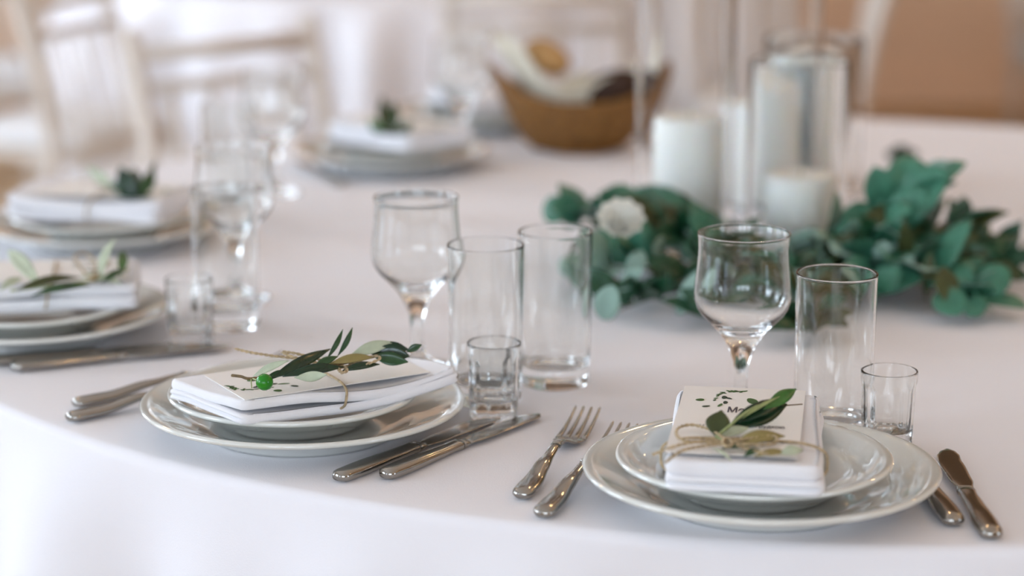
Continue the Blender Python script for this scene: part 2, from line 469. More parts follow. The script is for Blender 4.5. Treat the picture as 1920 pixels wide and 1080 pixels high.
# ------------------------------------------------------------------ cutlery, built along +Y from the handle end
def handle_secs(L, w0, w1, h0=.0042, lift=.008):
    S = []
    n = 22
    for i in range(n+1):
        t = i/n; y = L*t
        e = min(1, math.sqrt(max(0, 1-(1-min(t/.07, 1))**2))+.08)
        w = (w0*(1-t)**1.25 + w1*(1-(1-t)**1.25))
        if t < .35: w = w0*(.93+.07*math.sin(PI*t/.35))*(1-t*.25) if t > .0 else w0*.9
        w *= e
        z = h0 + .0006 + lift*math.sin(PI*min(t/1.0, 1))**2*.6 + lift*.5*t
        S.append((0, y, z, max(w, .0012), max(h0*e*(1-.35*t), .0012)))
    return S
def smooth_w(t, pts):
    for (a, u), (b, v) in zip(pts, pts[1:]):
        if t <= b:
            s = (t-a)/(b-a); s = s*s*(3-2*s); return u+(v-u)*s
    return pts[-1][1]
def make_fork(label):
    t = thing('fork', label, 'fork', group='table forks')
    hp = [(0, .0055), (.06, .0090), (.22, .0092), (.55, .0066), (.85, .0042), (1, .0036)]
    zp = [(0, .0050), (.3, .0052), (.7, .0100), (1, .0125)]
    tk = [(0, .0030), (.06, .0044), (.4, .0040), (1, .0022)]
    Lh = .106
    obj('handle', loft([(0, Lh*u, smooth_w(u, zp), smooth_w(u, hp), smooth_w(u, tk)) for u in [i/24 for i in range(25)]], 18, 2.2), 'steel', t)
    obj('collar', loft([(0, Lh+.000, .0126, .0043, .0030), (0, Lh+.0015, .0126, .0045, .0032), (0, Lh+.004, .0124, .0040, .0029)], 16, 2.2), 'steel', t)
    hw = [(0, .0032), (.3, .0036), (.62, .0105), (.8, .0126), (1, .0128)]
    zz = [(0, .0122), (.3, .0108), (.7, .0050), (1, .0036)]
    Lc = .046
    obj('head', loft([(0, Lh+.004+Lc*u, smooth_w(u, zz), smooth_w(u, hw), .0022 if u < .3 else .0013) for u in [i/16 for i in range(17)]], 16, 3.0), 'steel', t)
    Lt = .062; y0 = Lh+.004+Lc-.001
    for k in range(4):
        x = (-1.5+k)*.0071
        obj('tine', loft([(x*(1-.02*u), y0+Lt*u, .0036+.010*u*u, .0023*(1-.55*u) if u < 1 else .0005, .0012*(1-.3*u) if u < 1 else .0004) for u in (0, .15, .3, .45, .6, .75, .88, .96, 1)], 10, 3), 'steel', t)
    return t
def make_knife(label):
    t = thing('knife', label, 'knife', group='table knives')
    Lh, Lb = .098, .100
    hp = [(0, .0050), (.05, .0084), (.25, .0092), (.7, .0076), (.92, .0068), (1, .0072)]
    tk = [(0, .0030), (.06, .0047), (.4, .0047), (.85, .0036), (1, .0038)]
    obj('handle', loft([(0, Lh*u, .0050, smooth_w(u, hp), smooth_w(u, tk)) for u in [i/24 for i in range(25)]], 18, 2.6), 'steel', t)
    obj('bolster', loft([(0, Lh-.001, .0050, .0072, .0038), (0, Lh+.003, .0050, .0072, .0034), (0, Lh+.006, .0050, .0068, .0022), (0, Lh+.010, .005, .0062, .0012)], 18, 2.6), 'steel', t)
    S = []
    for i in range(21):
        u = i/20
        w = smooth_w(u, [(0, .0060), (.2, .0090), (.6, .0102), (.84, .0092), (.95, .0062), (1, .0015)])
        S.append((.0012 + (.0040*max(0, u-.7)/.3), Lh+.008+Lb*u, .0050, w, .0011*(1-.4*u)))
    obj('blade', loft(S, 12, 3.0), 'steel', t)
    return t
def lay(maker_or_root, p0, p1, label, made={}, z=0.0):
    p0 = Vector(p0); p1 = Vector(p1); d = p1-p0
    rz = math.atan2(-d.x, d.y)
    if maker_or_root not in made:
        o = maker_or_root(label); made[maker_or_root] = o
        o.location = (p0.x, p0.y, TZ+z); o.rotation_euler = (0, 0, rz)
        return o
    return dup(made[maker_or_root], (p0.x, p0.y, TZ+z), rz, label)

# ------------------------------------------------------------------ napkin, menu card, twine
def slab_geo(W, L, H, lobes_end, lobes_side, rnd, sag=0.0, wr=.0012, nu=22, nv=34, ns=12, lift=(0, 0), rx=.0, skew=0.0, cr=.10):
    """soft folded cloth: a closed slab with rolled edges, long axis Y, bottom at z=0"""
    ph = [rnd.uniform(0, 6.28) for _ in range(8)]
    def dz(u, v):
        y = v/L
        e = lift[0]*max(0, -y*2-.35)**2 + lift[1]*max(0, y*2-.35)**2
        return -sag*(1-(2*y)**2) + e + wr*1.6*math.sin(v*24+ph[4]+u*9) + wr*(math.sin(u*55+ph[0]+v*18) + .8*math.sin(v*40+ph[1]-u*30) + .6*math.sin(u*90+v*70+ph[2]))*.5
    # perimeter loop as a rounded rectangle, concentric rings on top/bottom
    nper = 2*(nu+nv); V, F = [], []
    per = []
    for i in range(nu): per.append((-1+2*i/nu, -1, 'e'))
    for i in range(nv): per.append((1, -1+2*i/nv, 's'))
    for i in range(nu): per.append((1-2*i/nu, 1, 'e'))
    for i in range(nv): per.append((-1, 1-2*i/nv, 's'))
    def pos(a, b, k):
        x, y = a*W/2*k, b*L/2*k
        # round the corners
        r = cr*W; hx, hy = W/2*k, L/2*k
        ox, oy = max(0, abs(x)-(hx-r)), max(0, abs(y)-(hy-r))
        if ox > 0 and oy > 0:
            d = math.hypot(ox, oy)
            if d > r: x = math.copysign(hx-r+ox*r/d, x); y = math.copysign(hy-r+oy*r/d, y)
        return x, y
    rings = []
    prof = []
    for k in (.30, .55, .75, .88, .95): prof.append(('t', k, 1.0))
    for j in range(ns+1): prof.append(('w', 1.0, 1-2*j/ns))
    for k in (.95, .88, .75, .55, .30): prof.append(('b', k, -1.0))
    for kind, k, s in prof:
        idx = []
        for (a, b, ty) in per:
            x, y = pos(a, b, k if kind != 'w' else 1.0)
            if kind == 'w':
                lob = lobes_end if ty == 'e' else lobes_side
                q = abs(math.sin(PI*lob*(s+1)/2))**.55 if lob > 1 else math.sqrt(max(0, 1-s*s))**.9
                off = -H*.34*(1-q)
                nx, ny = (0, b) if ty == 'e' else (a, 0)
                x += nx*off; y += ny*off
                z = H/2 + s*H/2*.985
            else:
                z = H/2 + s*H/2
                f = max(0, (k-.8)/.2); z -= s*H*.05*f*f
            y += skew*x; x += rx*math.sin(y*22+ph[3])
            idx.append(len(V)); V.append(Vector((x, y, z + dz(x, y))))
        rings.append(idx)
    for a, b in zip(rings, rings[1:]):
        m = len(a)
        for i in range(m):
            j = (i+1) % m; F.append((a[j], a[i], b[i], b[j]))
    for rg, flip in ((rings[0], False), (rings[-1], True)):
        c = len(V); V.append(sum((V[i] for i in rg), Vector())/len(rg)); m = len(rg)
        for i in range(m):
            j = (i+1) % m; F.append((rg[i], rg[j], c) if not flip else (rg[j], rg[i], c))
    return V, F
NW, NL = .114, .190
def napkin(c, ang, where, z0=.0345, lift=(0.0, 0.0), seed=1, W=NW, L=NL, H=.0125, skew=0.0, wr=.0014):
    rnd = random.Random(seed)
    t = thing('napkin', 'white folded linen napkin ' + where, 'napkin', (c[0], c[1], TZ+z0), -math.radians(ang), 'folded napkins')
    obj('lower_fold', slab_geo(W, L, H, 2, 1, rnd, .0018, wr, lift=lift, rx=.003, skew=skew, cr=.09), 'napkin_linen', t)
    obj('upper_fold', moved(slab_geo(W*.985, L*.985, H, 1, 1, rnd, .0018, wr, lift=lift, rx=.003, skew=skew, cr=.09), (-.0015, .001, H*.95)), 'napkin_linen', t)
    return t
CARD_Z = .0250
def text(parent, s, x, y, z, size, sx=1.0, sy=1.0, align='LEFT', bold=0.0, ang=0.0):
    cu = bpy.data.curves.new('lettering', 'FONT'); cu.body = s; cu.size = size; cu.align_x = align
    cu.extrude = 0.00003; cu.offset = bold
    cu.materials.append(MATS['ink'])
    tmp = bpy.data.objects.new('lettering', cu); col.objects.link(tmp)
    me = bpy.data.meshes.new_from_object(tmp.evaluated_get(bpy.context.evaluated_depsgraph_get()))
    bpy.data.objects.remove(tmp)
    o = bpy.data.objects.new('lettering', me); col.objects.link(o); o.parent = parent
    o.location = (x, y, z); o.scale = (sx, sy, 1); o.rotation_euler = (0, 0, ang)
    return o
def leafprint(x, y, L, W, a):
    P = []
    for i in range(12):
        q = 2*PI*i/12; px, py = L/2*math.cos(q), W/2*math.sin(q)*(1-.25*math.cos(q))
        P.append(Vector((x+px*math.cos(a)-py*math.sin(a), y+px*math.sin(a)+py*math.cos(a), 0)))
    top = [p+Vector((0, 0, .00006)) for p in P]
    F = [tuple(range(12, 24)), tuple(range(11, -1, -1))] + [(i, (i+1) % 12, 12+(i+1) % 12, 12+i) for i in range(12)]
    return P+top, F
# printed marks, in card coordinates (right, towards the head of the card, size, size, angle)
WREATH, PRINTS = [], []
def card(c, ang, z, where, W=.095, L=.172, flip=False, curl=0.0):
    t = thing('menu_card', 'cream printed menu card ' + where, 'card', (c[0], c[1], TZ+z), -math.radians(ang) + (PI if flip else 0), 'menu cards')
    V, F = [], []
    n, m = 8, 20
    def zz(x, y): return curl*max(0, (y/L*2)-.2)**2 + curl*.4*max(0, -x/W*2)**2*max(0, y/L*2)
    for lay_ in (0, 1):
        for j in range(m+1):
            for i in range(n+1):
                x = -W/2+W*i/n; y = -L/2+L*j/m
                V.append(Vector((x, y, zz(x, y) + .0006*lay_)))
    K = (n+1)*(m+1)
    for j in range(m):
        for i in range(n):
            a = j*(n+1)+i; q = (a, a+1, a+n+2, a+n+1)
            F.append(q[::-1]); F.append(tuple(k+K for k in q))
    ed = [i for i in range(n+1)] + [j*(n+1)+n for j in range(1, m+1)] + [m*(n+1)+i for i in range(n-1, -1, -1)] + [j*(n+1) for j in range(m-1, 0, -1)]
    for k in range(len(ed)):
        a, b = ed[k], ed[(k+1) % len(ed)]; F.append((a, b, b+K, a+K))
    obj('card_sheet', (V, F), 'card_paper', t, smooth=False)
    zt = .0008
    def up(g): return [Vector((v.x, v.y, v.z + zt + zz(v.x, v.y))) for v in g[0]], g[1]
    wr = [leafprint(*q) for q in WREATH]
    if wr: obj('wreath_print', up(join(*wr)), 'print_green', t, smooth=False)
    for (x, y, l, w, a, mt) in PRINTS:
        obj('leaf_print', up(leafprint(x, y, l, w, a)), mt, t, smooth=False)
    return t, zt

def world_tube(parent, pts, r, mat, name, n=8, per=8, rp=False):
    P = catmull([loc_of(parent, p) for p in pts], per)
    return obj(name, rope(P, r) if rp else tube(P, r, n), mat, parent)

# ------------------------------------------------------------------ place settings
CARD_MATS = None
def band(parent_loc, ang, v, half, ztop, zbot, r=.0011):
    """closed twine ring round the bundle, in the bundle's own axes"""
    pts = []
    n = 40
    for i in range(n):
        q = 2*PI*i/n; c, s = math.cos(q), math.sin(q)
        x = half*math.copysign(abs(c)**.5, c); z = (ztop+zbot)/2 + (ztop-zbot)/2*math.copysign(abs(s)**.6, s)
        pts.append(Vector((x, v + .004*s, z)))
    return tube(pts, r, 6, closed=True, up=Vector((0, 1, 0)))
P1 = Vector((.188, 1.628)); P2 = Vector((-.174, 1.808)); P3 = Vector((-.468, 2.13)); P4 = Vector((-.476, 2.56)); P6 = Vector((-.165, 3.06)); P7 = Vector((-.045, 3.40))
W1, W2, W3, W4, W6, W7 = ('of the nearest setting at lower right', 'of the setting with the green olive', 'of the setting cut by the left edge',
          'of the blurred setting at upper left', 'of the far setting behind the first wine glass', 'of the setting beside the bread basket')
plates(P1, (-.0055, .000), W1); plates(P2, (-.008, .002), W2); plates(P3, (-.004, 0), W3)
plates(P4, (.002, 0), W4); plates(P6, (0, .002), W6); plates(P7, (0, 0), W7)

glass('w', (.194, 1.842), 'wine glass standing behind the menu card reading Меню')
glass('h', (.264, 1.784), 'tall straight tumbler right of the sharpest wine glass', .3)
glass('s', (.304, 1.751), 'small faceted shot glass by the right plate rim', .1)
glass('w', (-.087, 2.003), 'wine glass left of the two tall tumblers at centre')
glass('h', (-.0228, 1.894), 'tall tumbler directly behind the small faceted glass at centre')
glass('h', (.0383, 1.950), 'tall thick-based tumbler right of its twin at centre', .5)
glass('s', (-.0152, 1.840), 'small faceted shot glass beside the knife tips at centre', .2)
glass('h', at(427, 612), 'blurred tall tumbler beside the left plate')
glass('w', (-.285, 2.275), 'blurred wine glass behind the left tumbler')
glass('s', at(358, 648), 'blurred small faceted glass in front of the left tumbler', .2)
glass('h', (-.345, 2.715), 'far blurred tumbler at upper left behind the glasses')
glass('w', (-.306, 2.86), 'far blurred wine glass at upper left behind the glasses')
glass('w', (-.073, 3.20), 'far blurred wine glass left of the bread basket')

# cutlery
lay(make_fork, (.007, 1.617), (.065, 1.83), 'outer fork left of the nearest plate, its four tines fully visible')
lay(make_fork, (.022, 1.574), (.092, 1.775), 'inner fork tucked under the rim of the nearest plate')
lay(make_knife, (.322, 1.556), (.3115, 1.742), 'inner knife with its blade under the nearest plate rim at right')
lay(make_knife, (.3435, 1.527), (.3445, 1.713), 'outer knife at the far right beside the nearest plate')
lay(make_knife, (-.135, 1.661), (-.020, 1.822), 'left knife of the pair between the two front plates')
lay(make_knife, (-.099, 1.667), (.006, 1.818), 'right knife of the pair between the two front plates')
fa, fb, ga, gb = Vector((-.377, 1.867)), Vector((-.218, 1.990)), Vector((-.374, 1.824)), Vector((-.226, 1.950))
lay(make_fork, fa, fb, 'upper fork whose handle sticks out left of the olive plate')
lay(make_fork, ga, gb, 'lower fork whose handle sticks out left of the olive plate')
lay(make_knife, at(22, 697), at(430, 655), 'nearer blurred knife in front of the left plate')
lay(make_knife, at(-25, 687), at(405, 648), 'farther blurred knife in front of the left plate')
lay(make_knife, at(640, 352), at(560, 306), 'blurred knife beside the far plate behind the first wine glass')

# napkins and cards
ZN = .0348
A1, A2, A3, A4 = 9.0, 60.0, 82.0, 104.0
C1 = Vector((.1765, 1.618)); C2 = Vector((-.162, 1.7815)); C3 = P3 + Vector((.01, 0)); C4 = P4 + Vector((.0, 0))
napkin(C1, A1, W1, ZN, seed=3, wr=.0007); napkin(C2, A2, W2, ZN, (.0, .010), seed=5, W=.094, L=.196, H=.0086, skew=.28); napkin(C3, A3, W3, ZN, seed=8); napkin(C4, A4, W4, ZN, (.012, .0), seed=9)
napkin(P6 + Vector((.01, 0)), 140, W6, ZN, seed=12); napkin(P7, 158, W7, ZN, seed=13)
def shift(c, a, u, v):
    a = math.radians(a); return Vector((c.x + u*math.cos(a) + v*math.sin(a), c.y - u*math.sin(a) + v*math.cos(a)))
ZC = ZN + .0258
cc = shift(C1, A1, -.0075, .008)
def card_xy(px, py):
    p = at(px, py, ZC+.0008); a = math.radians(A1); dx, dy = p.x-cc.x, p.y-cc.y
    return dx*math.cos(a) - dy*math.sin(a), dx*math.sin(a) + dy*math.cos(a)
for px, py, l, w, a, mt in [(1313, 749.5, .0066, .0070, -.9, 'print_green'), (1324, 761.5, .0070, .0042, .6, 'print_dark'), (1358.5, 745, .0044, .0085, 0, 'print_dark'),
        (1367, 747, .0058, .0036, -.7, 'print_dark'), (1360.5, 754.5, .0038, .0080, 0, 'print_dark'), (1350.5, 759.5, .0030, .0095, -.25, 'print_green'),
        (1411, 752, .0082, .0160, .25, 'print_green'), (1359, 778, .0018, .0050, 0, 'print_dark')]:
    PRINTS.append((*card_xy(px, py), l, w, a, mt))
for px, py, a in [(1340, 750, 1.3), (1342.5, 746.5, .9), (1346, 742, 1.2), (1348, 739.5, .5), (1352, 738, .9), (1355, 735.5, .3), (1358, 737, -.6), (1366, 733, -.7), (1370, 734.5, .7), (1374, 733, -.6),
                  (1378, 734.5, .8), (1381, 733, -.7), (1384, 734, .6), (1390, 735, 1.0), (1393, 733.5, .5), (1398, 733.5, .9)]:
    WREATH.append((*card_xy(px, py), .0048, .0022, a))
c1, zt = card(cc, A1, ZC, 'with the word Меню, on the nearest napkin', L=.178)
def line(body, px, py, size, sx, sy, align='LEFT', bold=0.0):
    x, y = card_xy(px, py); text(c1, body, x, y, zt, size, sx, sy, align, bold)
line('Меню', 1362, 772.5, .0094, 1.0, 2.15, bold=.00018)
line('М', 1309.5, 800, .0048, 1.0, 2.0)
line('з грудкою', 1471.5, 804, .0052, 1.0, 2.0, 'RIGHT', .00006)
line('з', 1380, 822, .0050, 1.0, 1.8)
line('лука', 1486, 831.5, .0050, 1.0, 1.8, 'RIGHT')
c2, _ = card(shift(C2, A2, -.004, .004), A2, ZN+.0182, 'under the olive sprig with the green olive', W=.086, L=.165, flip=True)
card(shift(C3, A3, -.006, .0), A3, ZC, 'on the blurred napkin at the left edge', L=.17)
card(shift(C4, A4, -.006, .0), A4, ZC, 'on the blurred napkin at upper left', L=.17)
card(P6 + Vector((.01, 0)), 140, ZC, 'on the far napkin behind the first wine glass', L=.17)

def twine(c, ang, v, where, half=.0605, top=.0278):
    t = thing('twine', 'jute twine tied around the napkin ' + where, 'twine', (c[0], c[1], TZ+ZN), -math.radians(ang), 'twine ties')
    obj('band', band(None, ang, v, half, top, -.0012), 'jute', t)
    return t
t1 = twine(C1, A1, -.050, W1)
zb = .0655
def bow(t, pxs, z, r=.0011, name='bow_loop'):
    pts = [at(p[0], p[1], p[2] if len(p) > 2 else z) for p in pxs]
    world_tube(t, pts, r, 'jute', name, rp=True, per=14)
bow(t1, [(1364, 827), (1335, 808), (1300, 797), (1274, 801), (1268, 814), (1282, 826), (1320, 829), (1362, 829)], zb)
bow(t1, [(1366, 829), (1330, 826), (1290, 831), (1255, 840, .062), (1224, 853, .054)], zb, name='twine_end')
bow(t1, [(1366, 831), (1320, 836), (1280, 845), (1246, 868, .058)], zb, name='twine_end')
bow(t1, [(1364, 828), (1395, 824), (1430, 819), (1452, 818), (1456, 827), (1440, 833), (1400, 833), (1364, 829)], zb + .001)
bow(t1, [(1364, 829), (1390, 838), (1415, 846), (1440, 852)], zb, name='twine_end')
bow(t1, [(1356, 822), (1368, 825), (1372, 833), (1362, 837), (1354, 830), (1360, 823)], zb + .002, r=.0013, name='knot')
t2 = twine(C2, A2, .004, W2, .051, .0205)
bow(t2, [(640, 690, .066), (600, 681, .068), (560, 673, .070), (510, 667, .072), (470, 661, .073), (441, 654, .074)], .07, name='twine_end')
bow(t2, [(640, 690, .066), (590, 680, .070), (545, 668, .074), (530, 660, .075), (560, 664, .075), (610, 678, .07), (642, 690, .066)], .07)
bow(t2, [(642, 690, .066), (670, 678, .070), (700, 668, .073), (712, 672, .073), (690, 682, .070), (645, 692, .066)], .07)
bow(t2, [(636, 686), (646, 688), (650, 695), (640, 698), (634, 690)], .068, r=.0013, name='knot')
t3 = twine(C3, A3, .01, W3)
bow(t3, [(170, 525), (150, 500), (140, 480), (160, 475), (180, 495), (172, 524), (195, 500), (205, 490), (190, 510), (172, 526)], .07)
t4 = twine(C4, A4, .01, W4)

# olive sprigs
def sprig(where, p0):
    p0 = Vector(p0)
    return thing('olive_sprig', 'olive sprig ' + where, 'sprig', (p0.x, p0.y, p0.z), group='olive sprigs on the napkins')
UND = 'leaf_underside'
def lf(t, b, e, z0, z1, wpx, m='olive_leaf', nrm=(0, -.5, 1), under=UND, s=2400., **k):
    k.setdefault('bend', .06); k.setdefault('fold', .18)
    return leaf(t, at(b[0], b[1], z0), at(e[0], e[1], z1), wpx/s, nrm, (m, under), **k)
def stem(t, pxs, r, mat, n=7):
    world_tube(t, [at(*p) for p in pxs], r, mat, 'stem', n)
s1 = sprig('with dark glossy leaves across the card reading Меню', at(1345, 820, .064))
stem(s1, [(1342, 820, .0640), (1368, 798, .070), (1392, 778, .075), (1420, 761, .077), (1452, 747, .078)], .0011, 'green_stem')
stem(s1, [(1425, 766, .071), (1465, 761, .070), (1504, 758, .066)], .0005, 'twig')
stem(s1, [(1345, 820, .064), (1390, 838, .063), (1450, 852, .063)], .0008, 'green_stem')
lf(s1, (1341, 816), (1353, 769), .064, .078, 44, 'olive_leaf_moss', (-.2, -1, .35), shape=.8, fold=.1, bend=.02)
lf(s1, (1360, 806), (1476, 758), .066, .073, 44, 'olive_leaf_dark', (0.15, -.9, .7), bend=.02, fold=.25)
lf(s1, (1385, 792), (1468, 752), .070, .075, 30, 'olive_leaf_dark', (-.1, -.8, .7), bend=.03, fold=.3)
lf(s1, (1432, 768), (1493, 729), .074, .080, 25, 'olive_leaf_bright', (0.1, -.9, .6), bend=.03)
lf(s1, (1392, 784), (1462, 743), .073, .080, 8, 'green_stem', (-.4, -.7, .6), fold=.3, bend=.02)
lf(s1, (1350, 818), (1404, 802), .0640, .0660, 22, 'leaf_underside', (0, -.6, 1), bend=.03)
lf(s1, (1376, 832), (1472, 818), .0640, .0650, 30, 'olive_leaf_khaki', (.1, -.5, 1), under='olive_leaf_khaki')
lf(s1, (1352, 842), (1418, 836), .0635, .0640, 14, 'olive_leaf', (0, -.4, 1))
lf(s1, (1395, 856), (1424, 842), .0630, .0660, 14, 'olive_leaf', (0, -.6, 1))
lf(s1, (1415, 856), (1478, 848), .0635, .0640, 18, 'olive_leaf_khaki', (0, -.4, 1), under='olive_leaf_khaki')
lf(s1, (1462, 852), (1506, 843), .0640, .0650, 22, 'leaf_underside', (0, -.6, 1))
lf(s1, (1336, 840), (1372, 864), .0640, .0625, 7, 'leaf_underside', (0, -.4, 1))
s2 = sprig('bearing a round green olive', at(470, 710, .063))
stem(s2, [(435, 704, .063), (452, 706, .064), (470, 710, .064), (520, 703, .066), (580, 690, .069), (640, 682, .070), (700, 668, .072), (745, 660, .073)], .0012, 'twig')
stem(s2, [(471, 709, .064), (484, 713, .065), (492, 714, .066)], .0006, 'green_stem')
stem(s2, [(471, 709, .064), (471, 718, .063), (472, 727, .0615)], .0005, 'green_stem')
fo = at(496, 716.5, .0675)
obj('olive', [[Vector((v.x, v.y, v.z)) for v in lathe([(0, -.0068), (.0028, -.0063), (.0052, -.0045), (.0066, -.0015), (.0067, .0012), (.0055, .0042), (.0030, .0062), (0, .0069)], 28)[0]],
              lathe([(0, -.0068), (.0028, -.0063), (.0052, -.0045), (.0066, -.0015), (.0067, .0012), (.0055, .0042), (.0030, .0062), (0, .0069)], 28)[1]],
    'olive_fruit', s2, loc=fo - s2.location, rot=(.3, 1.45, 0))
S2 = 2260.
lf(s2, (474, 706), (541, 676), .065, .078, 15, 'leaf_underside', (-.3, -.9, .7), s=S2)
lf(s2, (500, 706), (548, 699), .066, .068, 14, 'olive_leaf', (0, -.7, .8), s=S2)
lf(s2, (505, 712), (620, 654), .066, .078, 22, 'olive_leaf_dark', (.2, -.8, .6), s=S2, bend=.03)
lf(s2, (530, 706), (645, 688), .067, .069, 22, 'olive_leaf_dark', (0, -.8, .7), s=S2)
lf(s2, (552, 708), (613, 702), .066, .070, 19, 'olive_leaf_dark', (0, .8, -.35), s=S2, bend=.08)
lf(s2, (585, 692), (634, 668), .069, .075, 16, 'olive_leaf', (0, -.8, .7), s=S2)
lf(s2, (613, 673), (643, 617), .073, .094, 10, 'olive_leaf', (.5, -1, .2), s=S2, fold=.4)
lf(s2, (633, 668), (661, 614), .073, .094, 11, 'olive_leaf', (.5, -1, .2), s=S2, fold=.4)
lf(s2, (618, 682), (702, 670), .071, .072, 19, 'olive_leaf_khaki', (0, -.7, .8), under='leaf_underside', s=S2)
lf(s2, (640, 696), (712, 683), .067, .068, 17, 'olive_leaf_dark', (0, -.7, .8), s=S2)
lf(s2, (655, 668), (738, 641), .072, .080, 24, 'leaf_underside', (-.1, -.9, .6), s=S2, bend=.05)
lf(s2, (690, 662), (768, 668), .072, .070, 36, 'olive_leaf_dark', (.1, -.9, .6), s=S2, fold=.3, shape=1.3, bend=.05)
lf(s2, (700, 668), (765, 678), .072, .068, 26, 'olive_leaf', (0, -.9, .5), s=S2, bend=-.05)
lf(s2, (700, 655), (766, 655), .074, .074, 26, 'olive_leaf_dark', (0, -.9, .5), s=S2, shape=1.2)
lf(s2, (762, 660), (791, 646), .072, .078, 14, 'olive_leaf', (0, -.9, .5), s=S2)
S3 = 2000.
s3 = sprig('of pale blurred leaves at the left edge', at(160, 530, .064))
stem(s3, [(20, 545, .066), (100, 535, .066), (180, 525, .066), (240, 505, .068)], .0012, 'green_stem')
for b, e, z0, z1, w, m, nr in [((78, 540), (15, 468), .066, .085, 30, 'leaf_underside', (.2, -1, .5)), ((30, 545), (150, 520), .066, .068, 22, 'olive_leaf_moss', (0, -.6, .8)),
        ((60, 555), (170, 535), .064, .066, 20, 'olive_leaf', (0, -.6, .8)), ((188, 525), (216, 446), .066, .095, 24, 'leaf_underside', (-.4, -1, .3)),
        ((226, 518), (230, 470), .066, .080, 20, 'olive_leaf_bright', (.3, -1, .3)), ((150, 518), (230, 532), .066, .064, 18, 'leaf_underside', (0, -.6, .8)),
        ((0, 545), (40, 520), .066, .072, 18, 'leaf_underside', (0, -.8, .6)), ((190, 530), (235, 505), .066, .072, 16, 'olive_leaf', (0, -.8, .6))]:
    lf(s3, b, e, z0, z1, w, m, nr, s=S3)
s4 = sprig('of dark green leaves on the upper left napkin', at(250, 372, .064))
stem(s4, [(180, 345, .066), (230, 355, .066), (280, 350, .07)], .0012, 'twig')
for b, e, z0, z1, w, m, nr in [((250, 370), (225, 312), .064, .095, 34, 'olive_leaf_dark', (-.2, -1, .3)), ((255, 370), (250, 315), .064, .09, 30, 'olive_leaf_dark', (0, -1, .3)),
        ((262, 372), (288, 318), .064, .09, 26, 'olive_leaf', (.3, -1, .3)), ((230, 360), (290, 345), .066, .070, 24, 'olive_leaf_dark', (0, -.8, .6)),
        ((215, 365), (285, 368), .064, .064, 22, 'olive_leaf_dark', (0, -.8, .6)), ((220, 355), (163, 312), .066, .088, 20, 'leaf_underside', (-.3, -1, .3)),
        ((270, 360), (292, 300), .066, .098, 14, 'olive_leaf_moss', (.3, -1, .2)), ((240, 360), (205, 345), .066, .072, 20, 'olive_leaf', (0, -.9, .5))]:
    lf(s4, b, e, z0, z1, w, m, nr, s=1650.)
s6 = sprig('standing up on the far napkin behind the first wine glass', at(730, 250, .064))
for b, e, z0, z1, w, m, nr in [((730, 250), (716, 180), .064, .115, 26, 'olive_leaf_moss', (-.2, -1, .2)), ((735, 250), (738, 190), .064, .105, 24, 'olive_leaf', (.1, -1, .2)),
        ((722, 248), (690, 225), .064, .080, 20, 'olive_leaf_bright', (-.3, -1, .3)), ((740, 250), (775, 228), .064, .078, 20, 'olive_leaf', (.3, -1, .3)), ((715, 250), (765, 245), .064, .066, 16, 'olive_leaf_dark', (0, -.9, .4))]:
    lf(s6, b, e, z0, z1, w, m, nr, s=1350.)
stem(s6, [(700, 252, .064), (735, 250, .066), (770, 246, .066)], .001, 'twig')

# ------------------------------------------------------------------ candles in glass cylinders
def cylinder_vase(p, R, H, label):
    prof = [(0, .001), (R*.8, .0008), (R-.004, 0), (R-.0008, .0012), (R, .004), (R, H*.5), (R, H-.003), (R-.0006, H-.0006), (R-.0014, H),
            (R-.0024, H-.0004), (R-.0028, H-.003), (R-.0028, H*.5), (R-.0028, .012), (R-.004, .0085), (R-.008, .0075), (0, .0075)]
    return tag(obj('glass_cylinder', lathe(prof, 72), 'vase_glass', loc=(p[0], p[1], TZ+.0003)), label, 'vase', 'glass cylinders round the candles')
def candle(p, R, H, label):
    t = thing('pillar_candle', label, 'candle', (p[0], p[1], TZ+.0081), group='white pillar candles')
    obj('wax_body', lathe([(0, 0), (R-.002, 0), (R, .002), (R, H*.5), (R, H-.003), (R-.001, H-.0008), (R-.003, H), (R*.6, H-.0012), (R*.2, H-.003), (0, H-.003)], 64), 'candle_wax', t)
    obj('wick', tube([(0, 0, H-.003), (.0005, 0, H+.004), (.002, 0, H+.011)], .0013, 8), 'wick', t)
    return t
KA, KF, KT, KS = Vector((.196, 2.53)), Vector((.318, 2.475)), Vector((.325, 2.76)), Vector((.392, 2.915))
cylinder_vase(KA, .056, .45, 'tall glass cylinder at left of the candle group')
candle(KA + Vector((.005, 0)), .040, .143, 'tall white pillar candle at left in the candle group')
cylinder_vase(KF, .056, .222, 'shorter glass cylinder in front at right, around the lowest candle')
candle(KF + Vector((.004, 0)), .040, .087, 'lowest white pillar candle, in front at right')
cylinder_vase(KT, .056, .45, 'tall glass cylinder in the middle behind the front candles')
candle(KT + Vector((-.012, 0)), .042, .125, 'creamy pillar candle half hidden between the front candles')
cylinder_vase(KS, .065, .195, 'wide low glass cylinder at the back right of the candle group')
candle(KS + Vector((-.008, 0)), .047, .145, 'bluish white pillar candle at the back right')

